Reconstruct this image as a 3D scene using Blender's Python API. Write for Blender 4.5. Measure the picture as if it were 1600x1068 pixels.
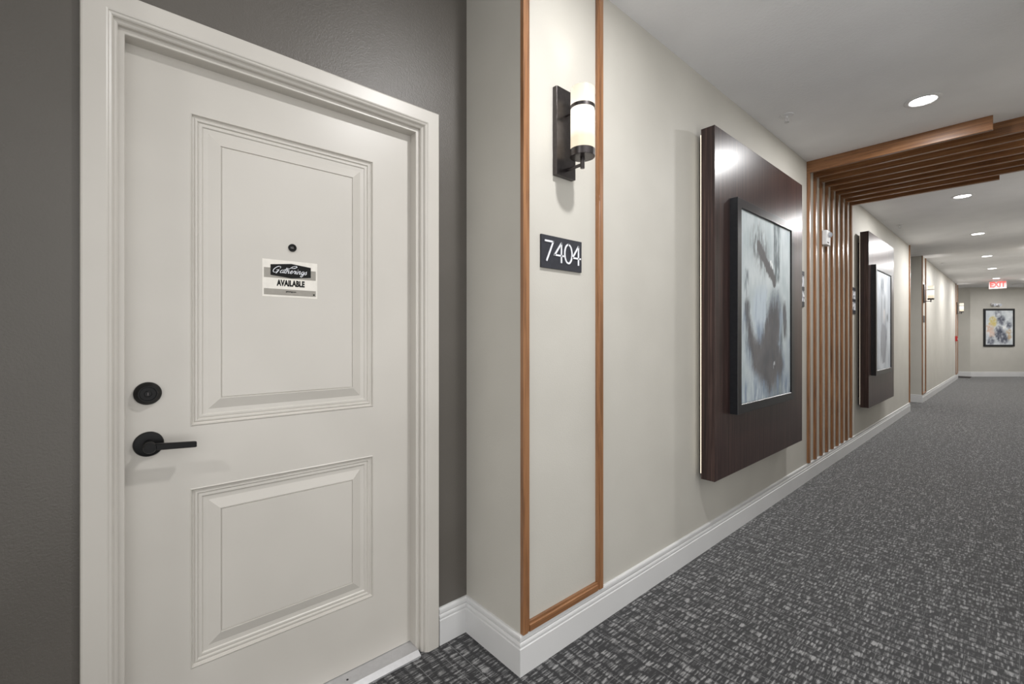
import bpy, bmesh, math, random
from mathutils import Vector, Matrix, noise

for o in list(bpy.data.objects):
    bpy.data.objects.remove(o)
scn = bpy.context.scene
COL = scn.collection
random.seed(7)

# ------------------------------------------------------------------ camera
YAW = math.atan(794.0 / 702.0)
cd = bpy.data.cameras.new('camera')
cd.sensor_width = 36.0
cd.lens = 702.0 / 1600.0 * 36.0
cd.shift_y = -9.0 / 1600.0
cd.clip_start = 0.01
cam = bpy.data.objects.new('camera', cd)
cam.location = (0, 0, 1.24)
cam.rotation_euler = (math.pi / 2, 0, YAW)
COL.objects.link(cam)
scn.camera = cam

# ------------------------------------------------------------------ world, exposure
w = bpy.data.worlds.new('world')
scn.world = w
w.use_nodes = True
w.node_tree.nodes['Background'].inputs[0].default_value = (1.0, 0.99, 0.97, 1)
w.node_tree.nodes['Background'].inputs[1].default_value = 0.78
vs = scn.view_settings
vs.view_transform = 'Standard'
vs.look = 'None'
vs.gamma = 1
vs.use_curve_mapping = False
vs.exposure = 1.0
DOWNLIGHT_W = 11.0        # power of each recessed ceiling lamp
DOWNLIGHT_FAR_W = 17.0   # lamps beyond the wooden beams
SCONCE_W = 2.3            # power of each wall sconce bulb
LAMP_COL = (1.0, 0.99, 0.985)
SCONCE_RIGHT_W = 10.0      # raised power of the unseen right-wall sconces, for ceiling fill
SCONCE_COL = (1.0, 0.96, 0.91)

# ------------------------------------------------------------------ dimensions
H = 2.74            # ceiling height
WX = -1.217         # plane of the left hall wall
AX = -1.554         # plane of the dark alcove wall
RX = 0.39           # plane of the right hall wall
A0, A1 = -0.37, 1.117     # first alcove along the hall
B0, B1 = 9.85, 11.28      # second alcove
YE = 18.5                 # end of the left wall
BACK = -6.0
FILL_BAY_Y, FILL_BAY_X = 2.6, 1.15    # edges of an added bay, unseen, that lets in fill light


# ------------------------------------------------------------------ materials
def lin(c):
    def f(v):
        v /= 255.0
        return v / 12.92 if v <= 0.04045 else ((v + 0.055) / 1.055) ** 2.4
    return tuple(f(v) for v in c) + (1.0,)


class NT:
    """small helper around a material's node tree"""
    def __init__(self, name, rough=0.5, spec=0.5, base=(200, 200, 200), metal=0.0, coat=0.0):
        self.m = bpy.data.materials.new(name)
        self.m.use_nodes = True
        self.t = self.m.node_tree
        self.n = self.t.nodes
        self.b = self.n['Principled BSDF']
        self.b.inputs['Base Color'].default_value = lin(base)
        self.b.inputs['Roughness'].default_value = rough
        self.b.inputs['Specular IOR Level'].default_value = spec
        self.b.inputs['Metallic'].default_value = metal
        self.b.inputs['Coat Weight'].default_value = coat
        self.b.inputs['Coat Roughness'].default_value = 0.12

    def add(self, typ, **kw):
        x = self.n.new(typ)
        for k, v in kw.items():
            setattr(x, k, v)
        return x

    def link(self, a, b):
        self.t.links.new(a, b)

    def math(self, op, a, b=None, c=None):
        x = self.add('ShaderNodeMath', operation=op)
        for i, v in enumerate((a, b, c)):
            if v is None:
                continue
            if hasattr(v, 'links'):
                self.link(v, x.inputs[i])
            else:
                x.inputs[i].default_value = v
        return x.outputs[0]

    def coord(self, kind='Object', scale=(1, 1, 1), jitter=False):
        tc = self.add('ShaderNodeTexCoord')
        mp = self.add('ShaderNodeMapping')
        mp.inputs['Scale'].default_value = scale
        self.link(tc.outputs[kind], mp.inputs['Vector'])
        if jitter:
            oi = self.add('ShaderNodeObjectInfo')
            ml = self.math('MULTIPLY', oi.outputs['Random'], 40.0)
            cx = self.add('ShaderNodeCombineXYZ')
            for i in range(3):
                self.link(ml, cx.inputs[i])
            self.link(cx.outputs[0], mp.inputs['Location'])
        return mp.outputs[0]

    def noise(self, vec, scale=1.0, detail=2.0, rough=0.5, dist=0.0):
        x = self.add('ShaderNodeTexNoise')
        x.inputs['Scale'].default_value = scale
        x.inputs['Detail'].default_value = detail
        x.inputs['Roughness'].default_value = rough
        x.inputs['Distortion'].default_value = dist
        self.link(vec, x.inputs['Vector'])
        return x.outputs['Fac']

    def ramp(self, fac, stops):
        x = self.add('ShaderNodeValToRGB')
        e = x.color_ramp.elements
        while len(e) < len(stops):
            e.new(0.5)
        for i, (p, c) in enumerate(stops):
            e[i].position = p
            e[i].color = lin(c) if len(c) == 3 else c
        self.link(fac, x.inputs[0])
        return x.outputs[0]

    def bump(self, hgt, strength=0.2, dist=0.002):
        x = self.add('ShaderNodeBump')
        x.inputs['Strength'].default_value = strength
        x.inputs['Distance'].default_value = dist
        self.link(hgt, x.inputs['Height'])
        self.link(x.outputs[0], self.b.inputs['Normal'])

    def color(self, out):
        self.link(out, self.b.inputs['Base Color'])


def painted(name, col, rough, scale, strength, dist=0.0012, spec=0.5):
    t = NT(name, rough, spec, col)
    v = t.coord('Object')
    f = t.noise(v, scale, 3.0, 0.55)
    big = t.noise(v, 3.0, 2.0)
    c2 = tuple(min(255, x + 3) for x in col)
    c1 = tuple(x - 3 for x in col)
    t.color(t.ramp(big, [(0.3, c1), (0.7, c2)]))
    t.bump(f, strength, dist)
    return t.m


M = {}
M['cream'] = painted('cream_wall_paint', (194, 191, 183), 0.62, 190, 0.35)
M['taupe'] = painted('dark_taupe_wall_paint', (91, 87, 82), 0.40, 190, 0.8)
M['ceiling'] = painted('ceiling_texture', (236, 236, 238), 0.85, 70, 0.8, 0.0025)
M['white'] = painted('white_gloss_trim', (215, 215, 215), 0.32, 30, 0.03)
M['door'] = painted('greige_door_paint', (198, 194, 187), 0.36, 60, 0.04)


def wood(name, axis, cols=((98, 65, 40), (142, 98, 63), (166, 122, 84))):
    t = NT(name, 0.34, 0.5, coat=0.35)
    s = [55, 55, 55]
    s['xyz'.index(axis)] = 2.2
    v = t.coord('Object', s, True)
    g = t.noise(v, 1.0, 5.0, 0.6, 0.6)
    s2 = [260, 260, 260]
    s2['xyz'.index(axis)] = 9
    f = t.noise(t.coord('Object', s2, True), 1.0, 3.0, 0.6)
    mx = t.math('ADD', t.math('MULTIPLY', g, 0.75), t.math('MULTIPLY', f, 0.25))
    t.color(t.ramp(mx, [(0.33, cols[0]), (0.5, cols[1]), (0.68, cols[2])]))
    t.b.inputs['Coat Roughness'].default_value = 0.2
    t.bump(f, 0.08, 0.0006)
    return t.m


for ax in 'xyz':
    M['wood_' + ax] = wood('stained_oak_along_' + ax, ax)


def wenge():
    t = NT('dark_wenge_laminate', 0.31, 0.5)
    g = t.noise(t.coord('Object', (60, 60, 0.7), True), 1.0, 4.0, 0.65, 0.2)
    f = t.noise(t.coord('Object', (330, 330, 5), True), 1.0, 2.0, 0.6)
    mx = t.math('ADD', t.math('MULTIPLY', g, 0.65), t.math('MULTIPLY', f, 0.35))
    t.color(t.ramp(mx, [(0.38, (28, 18, 17)), (0.50, (51, 35, 33)), (0.62, (82, 62, 57))]))
    t.bump(f, 0.06, 0.0004)
    return t.m


M['wenge'] = wenge()


def simple(name, col, rough, metal=0.0, spec=0.5, coat=0.0):
    t = NT(name, rough, spec, col, metal, coat)
    f = t.noise(t.coord('Object'), 60, 2.0)
    c1 = tuple(max(0, x - 3) for x in col)
    c2 = tuple(min(255, x + 3) for x in col)
    t.color(t.ramp(f, [(0.35, c1), (0.65, c2)]))
    return t.m


M['black'] = simple('matte_black_metal', (11, 11, 12), 0.42, 0.0, 0.25)
M['bronze'] = simple('dark_bronze_metal', (84, 80, 80), 0.3, 0.9)
M['frame'] = simple('charcoal_picture_frame', (27, 28, 32), 0.3)
M['plate'] = simple('charcoal_sign_plate', (36, 38, 47), 0.5)
M['lettering'] = simple('white_lettering', (232, 234, 240), 0.45)
M['card'] = simple('white_card', (226, 222, 214), 0.5)
M['cardgrey'] = simple('grey_card_print', (150, 146, 138), 0.5)
M['cardblack'] = simple('black_card_print', (9, 9, 9), 0.6, 0.0, 0.25)
M['plastic'] = simple('white_plastic', (228, 228, 230), 0.4)
M['lens_grey'] = simple('clear_strobe_lens', (190, 195, 205), 0.08, 0.0, 0.9)
M['peep'] = simple('dark_peephole_glass', (38, 36, 34), 0.06, 0.0, 0.9)
M['red'] = simple('red_plastic', (170, 30, 28), 0.4)
M['mat'] = simple('dark_floor_mat', (52, 46, 44), 0.9)
M['steel'] = simple('satin_aluminium', (196, 196, 198), 0.42, 0.55)
M['dark_slot'] = simple('dark_slot', (40, 40, 42), 0.7)


def emit(name, col, strength):
    m = bpy.data.materials.new(name)
    m.use_nodes = True
    b = m.node_tree.nodes['Principled BSDF']
    b.inputs['Base Color'].default_value = lin((240, 240, 240))
    b.inputs['Emission Color'].default_value = tuple(col) + (1,)
    b.inputs['Emission Strength'].default_value = strength
    return m


M['lens'] = emit('lit_lamp_lens', (1.0, 0.985, 0.96), 6.0)
M['led'] = emit('warm_led_strip', (1.0, 0.9, 0.68), 1.1)
M['exit'] = emit('lit_red_letters', (1.0, 0.06, 0.05), 0.8)
M['exit'].node_tree.nodes['Principled BSDF'].inputs['Base Color'].default_value = lin((150, 14, 12))
M['led_dim'] = emit('dim_warm_led_strip', (1.0, 0.85, 0.6), 0.25)
M['exit_panel'] = simple('frosted_sign_panel', (178, 160, 158), 0.4)


def shade_glass():
    t = NT('lit_opal_glass', 0.25, 0.5, (250, 240, 220))
    v = t.coord('Object')
    sp = t.add('ShaderNodeSeparateXYZ')
    t.link(v, sp.inputs[0])
    f = t.math('ADD', t.math('MULTIPLY', sp.outputs['Z'], 1 / 0.236), 0.5)
    r = t.add('ShaderNodeValToRGB')
    e = r.color_ramp.elements
    stops = [(0.0, (0.95, 0.82, 0.62, 1)), (0.18, (1.0, 0.86, 0.64, 1)), (0.36, (1.6, 1.5, 1.3, 1)), (0.6, (1.6, 1.5, 1.3, 1)),
             (0.78, (1.15, 1.04, 0.86, 1)), (1.0, (0.98, 0.88, 0.70, 1))]
    while len(e) < len(stops):
        e.new(0.5)
    for i, (p, c) in enumerate(stops):
        e[i].position = p
        e[i].color = c
    t.link(f, r.inputs[0])
    t.link(r.outputs[0], t.b.inputs['Emission Color'])
    t.b.inputs['Emission Strength'].default_value = 0.44
    t.b.inputs['Base Color'].default_value = lin((120, 112, 100))
    return t.m


M['opal'] = shade_glass()


def carpet():
    t = NT('charcoal_carpet', 0.95, 0.15)
    t.b.inputs['Sheen Weight'].default_value = 0.38
    t.b.inputs['Sheen Roughness'].default_value = 0.45
    pos = t.coord('Object')
    sp = t.add('ShaderNodeSeparateXYZ')
    t.link(pos, sp.inputs[0])
    X, Y = sp.outputs['X'], sp.outputs['Y']

    def vec(a, b, c=0.0):
        cx = t.add('ShaderNodeCombineXYZ')
        for i, s in enumerate((a, b, c)):
            if hasattr(s, 'links'):
                t.link(s, cx.inputs[i])
            else:
                cx.inputs[i].default_value = s
        return cx.outputs[0]
    # bands across the hall, each filled with short light bars
    wob = t.noise(vec(t.math('MULTIPLY', X, 9.0), t.math('MULTIPLY', Y, 3.0)), 1.0, 1.0)
    q0 = t.math('ADD', t.math('MULTIPLY', Y, 1 / 0.041), t.math('MULTIPLY', wob, 0.9))
    col = t.math('FLOOR', q0)
    f0 = t.math('FRACT', q0)
    bar = t.noise(vec(t.math('MULTIPLY', X, 118.0), t.math('ADD', t.math('MULTIPLY', col, 3.71), t.math('MULTIPLY', Y, 14.0))), 1.0, 1.0, 0.5)
    fuzz = t.noise(vec(t.math('MULTIPLY', X, 520.0), t.math('MULTIPLY', Y, 260.0)), 1.0, 2.0, 0.6)
    patch = t.noise(vec(t.math('MULTIPLY', X, 26.0), t.math('MULTIPLY', Y, 22.0)), 1.0, 2.0, 0.6)
    edge = t.math('MINIMUM', f0, t.math('SUBTRACT', 1.0, f0))
    em = t.add('ShaderNodeMapRange')
    em.inputs['From Min'].default_value = 0.05
    em.inputs['From Max'].default_value = 0.22
    t.link(edge, em.inputs['Value'])
    d = t.math('ADD', bar, t.math('MULTIPLY', t.math('SUBTRACT', patch, 0.5), 0.55))
    d = t.math('ADD', d, t.math('MULTIPLY', t.math('SUBTRACT', fuzz, 0.5), 0.45))
    d = t.math('SUBTRACT', d, t.math('MULTIPLY', t.math('SUBTRACT', 1.0, em.outputs[0]), 0.16))
    mr = t.add('ShaderNodeMapRange')
    mr.inputs['From Min'].default_value = 0.44
    mr.inputs['From Max'].default_value = 0.70
    t.link(d, mr.inputs['Value'])

    def lines(A, B, step, seed, wid, amt):
        q = t.math('ADD', t.math('MULTIPLY', A, 1 / step), t.math('MULTIPLY', t.noise(vec(t.math('MULTIPLY', B, 1.6), seed), 1.0, 0.0), 0.25))
        cell = t.math('FLOOR', q)
        wn = t.noise(vec(t.math('MULTIPLY', B, 3.0), t.math('MULTIPLY', cell, 5.3), seed), 1.0, 1.0)
        off = t.math('FRACT', t.math('MULTIPLY', cell, 0.381))
        f = t.math('FRACT', q)
        dist = t.math('ABSOLUTE', t.math('SUBTRACT', f, t.math('ADD', t.math('MULTIPLY', off, 0.5), 0.25)))
        ln = t.math('LESS_THAN', dist, wid)
        on = t.math('GREATER_THAN', wn, 0.42)
        return t.math('MULTIPLY', t.math('MULTIPLY', ln, on), amt)
    l1 = lines(Y, X, 0.082, 2.0, 0.016, 0.60)
    l2 = lines(X, Y, 0.075, 9.0, 0.014, 0.5)
    a = t.math('MAXIMUM', mr.outputs[0], t.math('MAXIMUM', l1, l2))
    t.color(t.ramp(a, [(0.0, (40, 40, 42)), (0.5, (88, 88, 89)), (1.0, (148, 148, 148))]))
    t.bump(a, 0.5, 0.002)
    return t.m


M['carpet'] = carpet()


def attr_paint(name, rough=0.55):
    t = NT(name, rough, 0.3)
    a = t.add('ShaderNodeAttribute')
    a.attribute_name = 'paint'
    f = t.noise(t.coord('Object', (30, 160, 160)), 1.0, 4.0, 0.6)
    t.color(a.outputs['Color'])
    t.bump(f, 0.25, 0.001)
    return t.m


M['canvas'] = attr_paint('painted_canvas')

# ------------------------------------------------------------------ mesh helpers
WLOC = {}


def tag(o, label=None, cat=None, group=None, kind=None):
    if label:
        o['label'] = label
    if cat:
        o['category'] = cat
    if group:
        o['group'] = group
    if kind:
        o['kind'] = kind
    return o


def thing(name, loc, label=None, cat=None, group=None, kind=None):
    o = bpy.data.objects.new(name, None)
    o.empty_display_size = 0.05
    o.location = loc
    COL.objects.link(o)
    WLOC[o] = Vector(loc)
    return tag(o, label, cat, group, kind)


def obj(name, bm, mat, parent=None, smooth=False, bevel=0.0):
    """link a bmesh given in world coordinates as one object with its origin at its own centre"""
    vs_ = [v.co for v in bm.verts]
    c = Vector([(min(v[i] for v in vs_) + max(v[i] for v in vs_)) / 2 for i in range(3)])
    bmesh.ops.translate(bm, verts=bm.verts, vec=-c)
    bmesh.ops.recalc_face_normals(bm, faces=bm.faces)
    me = bpy.data.meshes.new(name)
    bm.to_mesh(me)
    bm.free()
    me.materials.append(mat)
    if smooth:
        for p in me.polygons:
            p.use_smooth = True
        me.set_sharp_from_angle(angle=math.radians(35))
    o = bpy.data.objects.new(name, me)
    COL.objects.link(o)
    WLOC[o] = c
    if parent is not None:
        o.parent = parent
        o.location = c - WLOC[parent]
    else:
        o.location = c
    if bevel:
        b = o.modifiers.new('bevel', 'BEVEL')
        b.width = bevel
        b.segments = 2
        b.limit_method = 'ANGLE'
    return o


def nb():
    return bmesh.new()


def box(bm, x0, x1, y0, y1, z0, z1):
    vs_ = [bm.verts.new((x, y, z)) for x in (x0, x1) for y in (y0, y1) for z in (z0, z1)]
    for f in ((0, 1, 3, 2), (4, 6, 7, 5), (0, 4, 5, 1), (2, 3, 7, 6), (0, 2, 6, 4), (1, 5, 7, 3)):
        bm.faces.new([vs_[i] for i in f])
    return bm


def lathe(bm, c, prof, axis='z', n=32):
    """prof = list of (radius, height) along the axis from c"""
    rings = []
    for r, h in prof:
        ring = []
        for k in range(n if r > 1e-6 else 1):
            a = 2 * math.pi * k / n
            p = (r * math.cos(a), r * math.sin(a), h)
            if axis == 'x':
                p = (p[2], p[0], p[1])
            elif axis == 'y':
                p = (p[1], p[2], p[0])
            ring.append(bm.verts.new((c[0] + p[0], c[1] + p[1], c[2] + p[2])))
        rings.append(ring)
    for a, b in zip(rings, rings[1:]):
        for k in range(n):
            if len(a) == 1 and len(b) == 1:
                continue
            if len(a) == 1:
                bm.faces.new((a[0], b[k], b[(k + 1) % n]))
            elif len(b) == 1:
                bm.faces.new((a[k], a[(k + 1) % n], b[0]))
            else:
                bm.faces.new((a[k], a[(k + 1) % n], b[(k + 1) % n], b[k]))
    return bm


def rod(bm, p, q, r, n=14):
    p, q = Vector(p), Vector(q)
    d = (q - p)
    rot = d.to_track_quat('Z', 'Y').to_matrix()
    L = d.length
    a = []
    for h in (0, L):
        a.append([bm.verts.new(p + rot @ Vector((r * math.cos(2 * math.pi * k / n), r * math.sin(2 * math.pi * k / n), h))) for k in range(n)])
    for k in range(n):
        bm.faces.new((a[0][k], a[0][(k + 1) % n], a[1][(k + 1) % n], a[1][k]))
    bm.faces.new(a[0])
    bm.faces.new(a[1])
    return bm


def sweep(bm, path, prof, side=1, closed_ends=True):
    """profile (offset, z) swept along a plan path; offset grows to the right of travel when side=1"""
    n = len(path)
    P = [Vector(p) for p in path]
    rings = []
    for i in range(n):
        ds = []
        if i > 0:
            ds.append((P[i] - P[i - 1]).normalized())
        if i < n - 1:
            ds.append((P[i + 1] - P[i]).normalized())
        ns = [Vector((d.y, -d.x)) * side for d in ds]
        if len(ns) == 2:
            mvec = (ns[0] + ns[1])
            mvec = mvec / mvec.dot(ns[0])
        else:
            mvec = ns[0]
        rings.append([bm.verts.new((P[i].x + mvec.x * o_, P[i].y + mvec.y * o_, z)) for o_, z in prof])
    for a, b in zip(rings, rings[1:]):
        for k in range(len(prof) - 1):
            bm.faces.new((a[k], a[k + 1], b[k + 1], b[k]))
        bm.faces.new((a[-1], a[0], b[0], b[-1]))
    if closed_ends:
        bm.faces.new(rings[0])
        bm.faces.new(rings[-1])
    return bm


def catmull(pts, n=8):
    if len(pts) < 3:
        return pts
    out = []
    P = [pts[0]] + list(pts) + [pts[-1]]
    for i in range(1, len(P) - 2):
        p0, p1, p2, p3 = (Vector(q) for q in P[i - 1:i + 3])
        for k in range(n):
            s = k / n
            out.append(0.5 * ((2 * p1) + (-p0 + p2) * s + (2 * p0 - 5 * p1 + 4 * p2 - p3) * s * s + (-p0 + 3 * p1 - 3 * p2 + p3) * s ** 3))
    out.append(Vector(pts[-1]))
    return out


def stroke(bm, pts, wid, put, depth, cap=True, taper=None):
    """an extruded ribbon along 2D points; put(a, b, t) maps plane coordinates and height to the world"""
    P = [Vector((p[0], p[1])) for p in pts]
    n = len(P)
    rows = []
    for i in range(n):
        ds = []
        if i > 0 and (P[i] - P[i - 1]).length > 1e-9:
            ds.append((P[i] - P[i - 1]).normalized())
        if i < n - 1 and (P[i + 1] - P[i]).length > 1e-9:
            ds.append((P[i + 1] - P[i]).normalized())
        ns = [Vector((-d.y, d.x)) for d in ds] or [Vector((0, 1))]
        mv = sum(ns, Vector((0, 0)))
        if mv.length < 1e-6:
            mv = ns[0]
        mv.normalize()
        k = max(0.5, mv.dot(ns[0]))
        hw = wid / 2 * (taper(i / max(1, n - 1), ds[0]) if taper else 1)
        e = Vector((0, 0))
        if cap and i == 0:
            e = -ds[0] * wid * 0.4
        if cap and i == n - 1:
            e = ds[0] * wid * 0.4
        L, R = P[i] + e + mv * hw / k, P[i] + e - mv * hw / k
        rows.append([bm.verts.new(put(L.x, L.y, 0)), bm.verts.new(put(R.x, R.y, 0)),
                     bm.verts.new(put(R.x, R.y, depth)), bm.verts.new(put(L.x, L.y, depth))])
    for a, b in zip(rows, rows[1:]):
        for k in range(4):
            bm.faces.new((a[k], a[(k + 1) % 4], b[(k + 1) % 4], b[k]))
    bm.faces.new(rows[0])
    bm.faces.new(rows[-1])


def polygon(bm, pts, put, depth):
    lo = [bm.verts.new(put(a, b, 0)) for a, b in pts]
    hi = [bm.verts.new(put(a, b, depth)) for a, b in pts]
    n = len(pts)
    for k in range(n):
        bm.faces.new((lo[k], lo[(k + 1) % n], hi[(k + 1) % n], hi[k]))
    bm.faces.new(lo)
    bm.faces.new(hi)


def font_mesh(bm, text, put, size, xs=1.0, bold=0.0, depth=0.0003):
    """flat letters of Blender's own sans font, centred at plane coordinates (0, 0)"""
    cu = bpy.data.curves.new('t', 'FONT')
    cu.body = text
    cu.size = size
    cu.align_x = 'CENTER'
    cu.align_y = 'CENTER'
    cu.offset = bold
    cu.resolution_u = 3
    o = bpy.data.objects.new('t', cu)
    COL.objects.link(o)
    dg = bpy.context.evaluated_depsgraph_get()
    me = bpy.data.meshes.new_from_object(o.evaluated_get(dg))
    tb = bmesh.new()
    tb.from_mesh(me)
    r = bmesh.ops.extrude_face_region(tb, geom=tb.faces[:])
    for v in r['geom']:
        if isinstance(v, bmesh.types.BMVert):
            v.co.z += 1.0
    base = [bm.verts.new(put(v.co.x * xs, v.co.y, v.co.z * depth)) for v in tb.verts]
    tb.verts.index_update()
    for f in tb.faces:
        try:
            bm.faces.new([base[v.index] for v in f.verts])
        except ValueError:
            pass
    tb.free()
    bpy.data.objects.remove(o)
    bpy.data.curves.remove(cu)
    bpy.data.meshes.remove(me)


def copy_tree(o, loc=None, label=None):
    def rec(src, parent):
        c = src.copy()
        COL.objects.link(c)
        c.parent = parent
        for ch in list(src.children):
            rec(ch, c)
        return c
    c = rec(o, None)
    if loc is not None:
        c.location = loc
    if label:
        c['label'] = label
    return c


def struct(name, bm, mat, label=None):
    return tag(obj(name, bm, mat), label, None, None, 'structure')


# ------------------------------------------------------------------ room shell
struct('floor', box(box(nb(), -3.2, FILL_BAY_X, BACK - .1, FILL_BAY_Y, -0.1, 0.0), -3.2, 3.0, FILL_BAY_Y, 23.0, -0.1, 0.0), M['carpet'], 'charcoal grey patterned carpet running down the hall')
struct('ceiling', box(box(nb(), -3.2, FILL_BAY_X, BACK - .1, FILL_BAY_Y, H, H + 0.1), -3.2, 3.0, FILL_BAY_Y, 23.0, H, H + 0.1), M['ceiling'], 'white textured hallway ceiling')
struct('wall_left', box(nb(), -2.0, WX, A1, B0, 0, H), M['cream'], 'cream hall wall with the dark panels and wooden slats')
struct('wall_left', box(nb(), -2.0, WX, B1, YE, 0, H), M['cream'], 'cream hall wall beyond the far alcove')
struct('wall_left', box(nb(), -2.0, WX, BACK, A0, 0, H), M['cream'], 'cream hall wall before the door alcove')
# dark alcove wall with the door opening
DY0, DY1, DZ = 0.0199, 0.8876, 2.042
bm = nb()
box(bm, -2.0, AX, A0, DY0 - .03, 0, H)
box(bm, -2.0, AX, DY1 + .03, A1, 0, H)
box(bm, -2.0, AX, DY0 - .03, DY1 + .03, DZ + .03, H)
struct('wall_alcove', bm, M['taupe'], 'dark taupe alcove wall around the door')
struct('wall_alcove', box(nb(), -2.0, AX, B0, B1, 0, H), M['taupe'], 'dark taupe back wall of the far alcove')
struct('wall_right', box(nb(), RX, RX + .2, FILL_BAY_Y, 18.2, 0, H), M['cream'], 'cream wall on the right of the hall')
struct('wall_back', box(nb(), -2.0, FILL_BAY_X, BACK - .1, BACK, 0, H), M['cream'], 'cream wall closing the hall behind the camera')
# end of the hall: a short wall facing down the hall, then the wall that turns with the corridor
E0, E1 = Vector((-1.017, 19.71)), Vector((0.078, 20.949))
ed = (E1 - E0).normalized()
en = Vector((ed.y, -ed.x))            # towards the camera
bm = nb()


def prism(bm, pts, z0, z1):
    polygon(bm, pts, lambda a, b, t: (a, b, z0 + t), z1 - z0)


E2 = E0 + ed * 3.2
prism(bm, [tuple(E0), tuple(E2), tuple(E2 - en * .2), tuple(E0 - en * .2)], 0, H)
struct('wall_end', bm, M['cream'], 'cream wall at the far end of the hall')
struct('wall_end', box(nb(), -3.2, E0.x, E0.y, E0.y + .2, 0, H), M['cream'], 'short shaded wall left of the far end wall')
struct('wall_far_left', box(nb(), -3.2, -3.1, YE - .5, E0.y, 0, H), M['cream'], 'cream wall closing the side passage')
struct('wall_far_right', box(nb(), 2.8, 2.9, 18.2, 23, 0, H), M['cream'], 'cream wall closing the turned corridor')
struct('wall_far_right', box(nb(), RX + .2, 2.9, 18.0, 18.2, 0, H), M['cream'], 'cream wall behind the right hall wall')

struct('wall_fill_bay', box(nb(), RX + .2, FILL_BAY_X, FILL_BAY_Y - .1, FILL_BAY_Y, 0, H), M['cream'], 'cream end wall of the bay added for fill light, out of frame')  # closes the added bay, which opens the hall to fill light
bm = nb()  # frame of an added opening that admits sky light as fill
box(bm, FILL_BAY_X - .06, FILL_BAY_X, BACK, FILL_BAY_Y - .1, 0, .12)
box(bm, FILL_BAY_X - .06, FILL_BAY_X, BACK, FILL_BAY_Y - .1, H - .10, H)
for k in range(7):
    yk = BACK + (FILL_BAY_Y - .1 - BACK - .06) * k / 6
    box(bm, FILL_BAY_X - .06, FILL_BAY_X, yk, yk + .06, .12, H - .10)
struct('fill_window_1', bm, M['white'], 'white framed opening added to let in fill light, out of frame')

# baseboards
BB = [(0, 0), (.0145, 0), (.0145, .0985), (.0125, .1005), (.0100, .1015), (.0100, .1042), (.013, .107), (.0132, .112), (.0118, .118),
      (.0092, .1215), (.0066, .1215), (.0066, .1255), (.0112, .1275), (.0112, .1370), (.0098, .1425), (.0070, .1455), (0, .1462)]


def baseboard(name, path, label, side=1):
    bm = sweep(nb(), path, BB, side)
    return struct(name, bm, M['white'], label)


baseboard('baseboard_left', [(AX, 0.9755), (AX, A1), (WX, A1), (WX, B0), (AX, B0), (AX, B0 + .35)], 'white moulded baseboard along the near hall wall')
baseboard('baseboard_left', [(AX, B1 - .35), (AX, B1), (WX, B1), (WX, YE), (WX - .7, YE)], 'white moulded baseboard past the far alcove')
baseboard('baseboard_left', [(WX, BACK), (WX, A0), (AX, A0), (AX, -.0625)], 'white moulded baseboard before the door')
baseboard('baseboard_end', [(-3.1, E0.y), tuple(E0), tuple(E2)], 'white baseboard along the far end wall')
baseboard('baseboard_right', [(RX, 18.2), (RX, FILL_BAY_Y)], 'white baseboard of the right wall')

# ------------------------------------------------------------------ the door
door = thing('door_1', (-1.62, 0.4538, 0), 'greige two panel entry door with black lever, deadbolt and white card', 'door', None, 'structure')
DX = -1.62


def door_leaf():
    bm = nb()
    prof = [(0, 0), (.0035, .0022), (.0065, -.0055), (.010, -.007), (.014, -.0040), (.018, -.0040), (.021, -.0085), (.025, -.0070), (.030, -.0070),
            (.033, -.0105), (.046, -.0110), (.0755, -.0016), (.0770, -.0016), (.0782, -.0052), (.0800, -.0052), (.0812, -.0026)]
    panels = [(0.166, 0.7315, 0.974, 1.899), (0.166, 0.7315, 0.258, 0.791)]
    y0, y1, z0, z1 = DY0 - .006, DY1 + .006, 0.021, DZ + .006
    ys = [y0, 0.166, 0.7315, y1]
    zs = [z0, 0.258, 0.791, 0.974, 1.899, z1]
    grid = {}
    for i, y in enumerate(ys):
        for j, z in enumerate(zs):
            grid[i, j] = bm.verts.new((DX, y, z))
    for i in range(3):
        for j in range(5):
            if i == 1 and j in (1, 3):
                ring = [grid[i, j], grid[i + 1, j], grid[i + 1, j + 1], grid[i, j + 1]]
                a0, a1, b0, b1 = ys[1], ys[2], zs[j], zs[j + 1]
                for ins, d in prof[1:]:
                    nr = [bm.verts.new((DX + d, y, z)) for y, z in ((a0 + ins, b0 + ins), (a1 - ins, b0 + ins), (a1 - ins, b1 - ins), (a0 + ins, b1 - ins))]
                    for k in range(4):
                        bm.faces.new((ring[k], ring[(k + 1) % 4], nr[(k + 1) % 4], nr[k]))
                    ring = nr
                bm.faces.new(ring)
            else:
                bm.faces.new((grid[i, j], grid[i + 1, j], grid[i + 1, j + 1], grid[i, j + 1]))
    # sides and back
    bk = {}
    for i in (0, 3):
        for j in (0, 5):
            bk[i, j] = bm.verts.new((DX - .044, ys[i], zs[j]))
    bm.faces.new([grid[0, j] for j in range(6)] + [bk[0, 5], bk[0, 0]])
    bm.faces.new([grid[3, j] for j in range(6)] + [bk[3, 5], bk[3, 0]])
    bm.faces.new([grid[i, 0] for i in range(4)] + [bk[3, 0], bk[0, 0]])
    bm.faces.new([grid[i, 5] for i in range(4)] + [bk[3, 5], bk[0, 5]])
    bm.faces.new([bk[0, 0], bk[3, 0], bk[3, 5], bk[0, 5]])
    return bm


obj('door_leaf', door_leaf(), M['door'], door)


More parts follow.
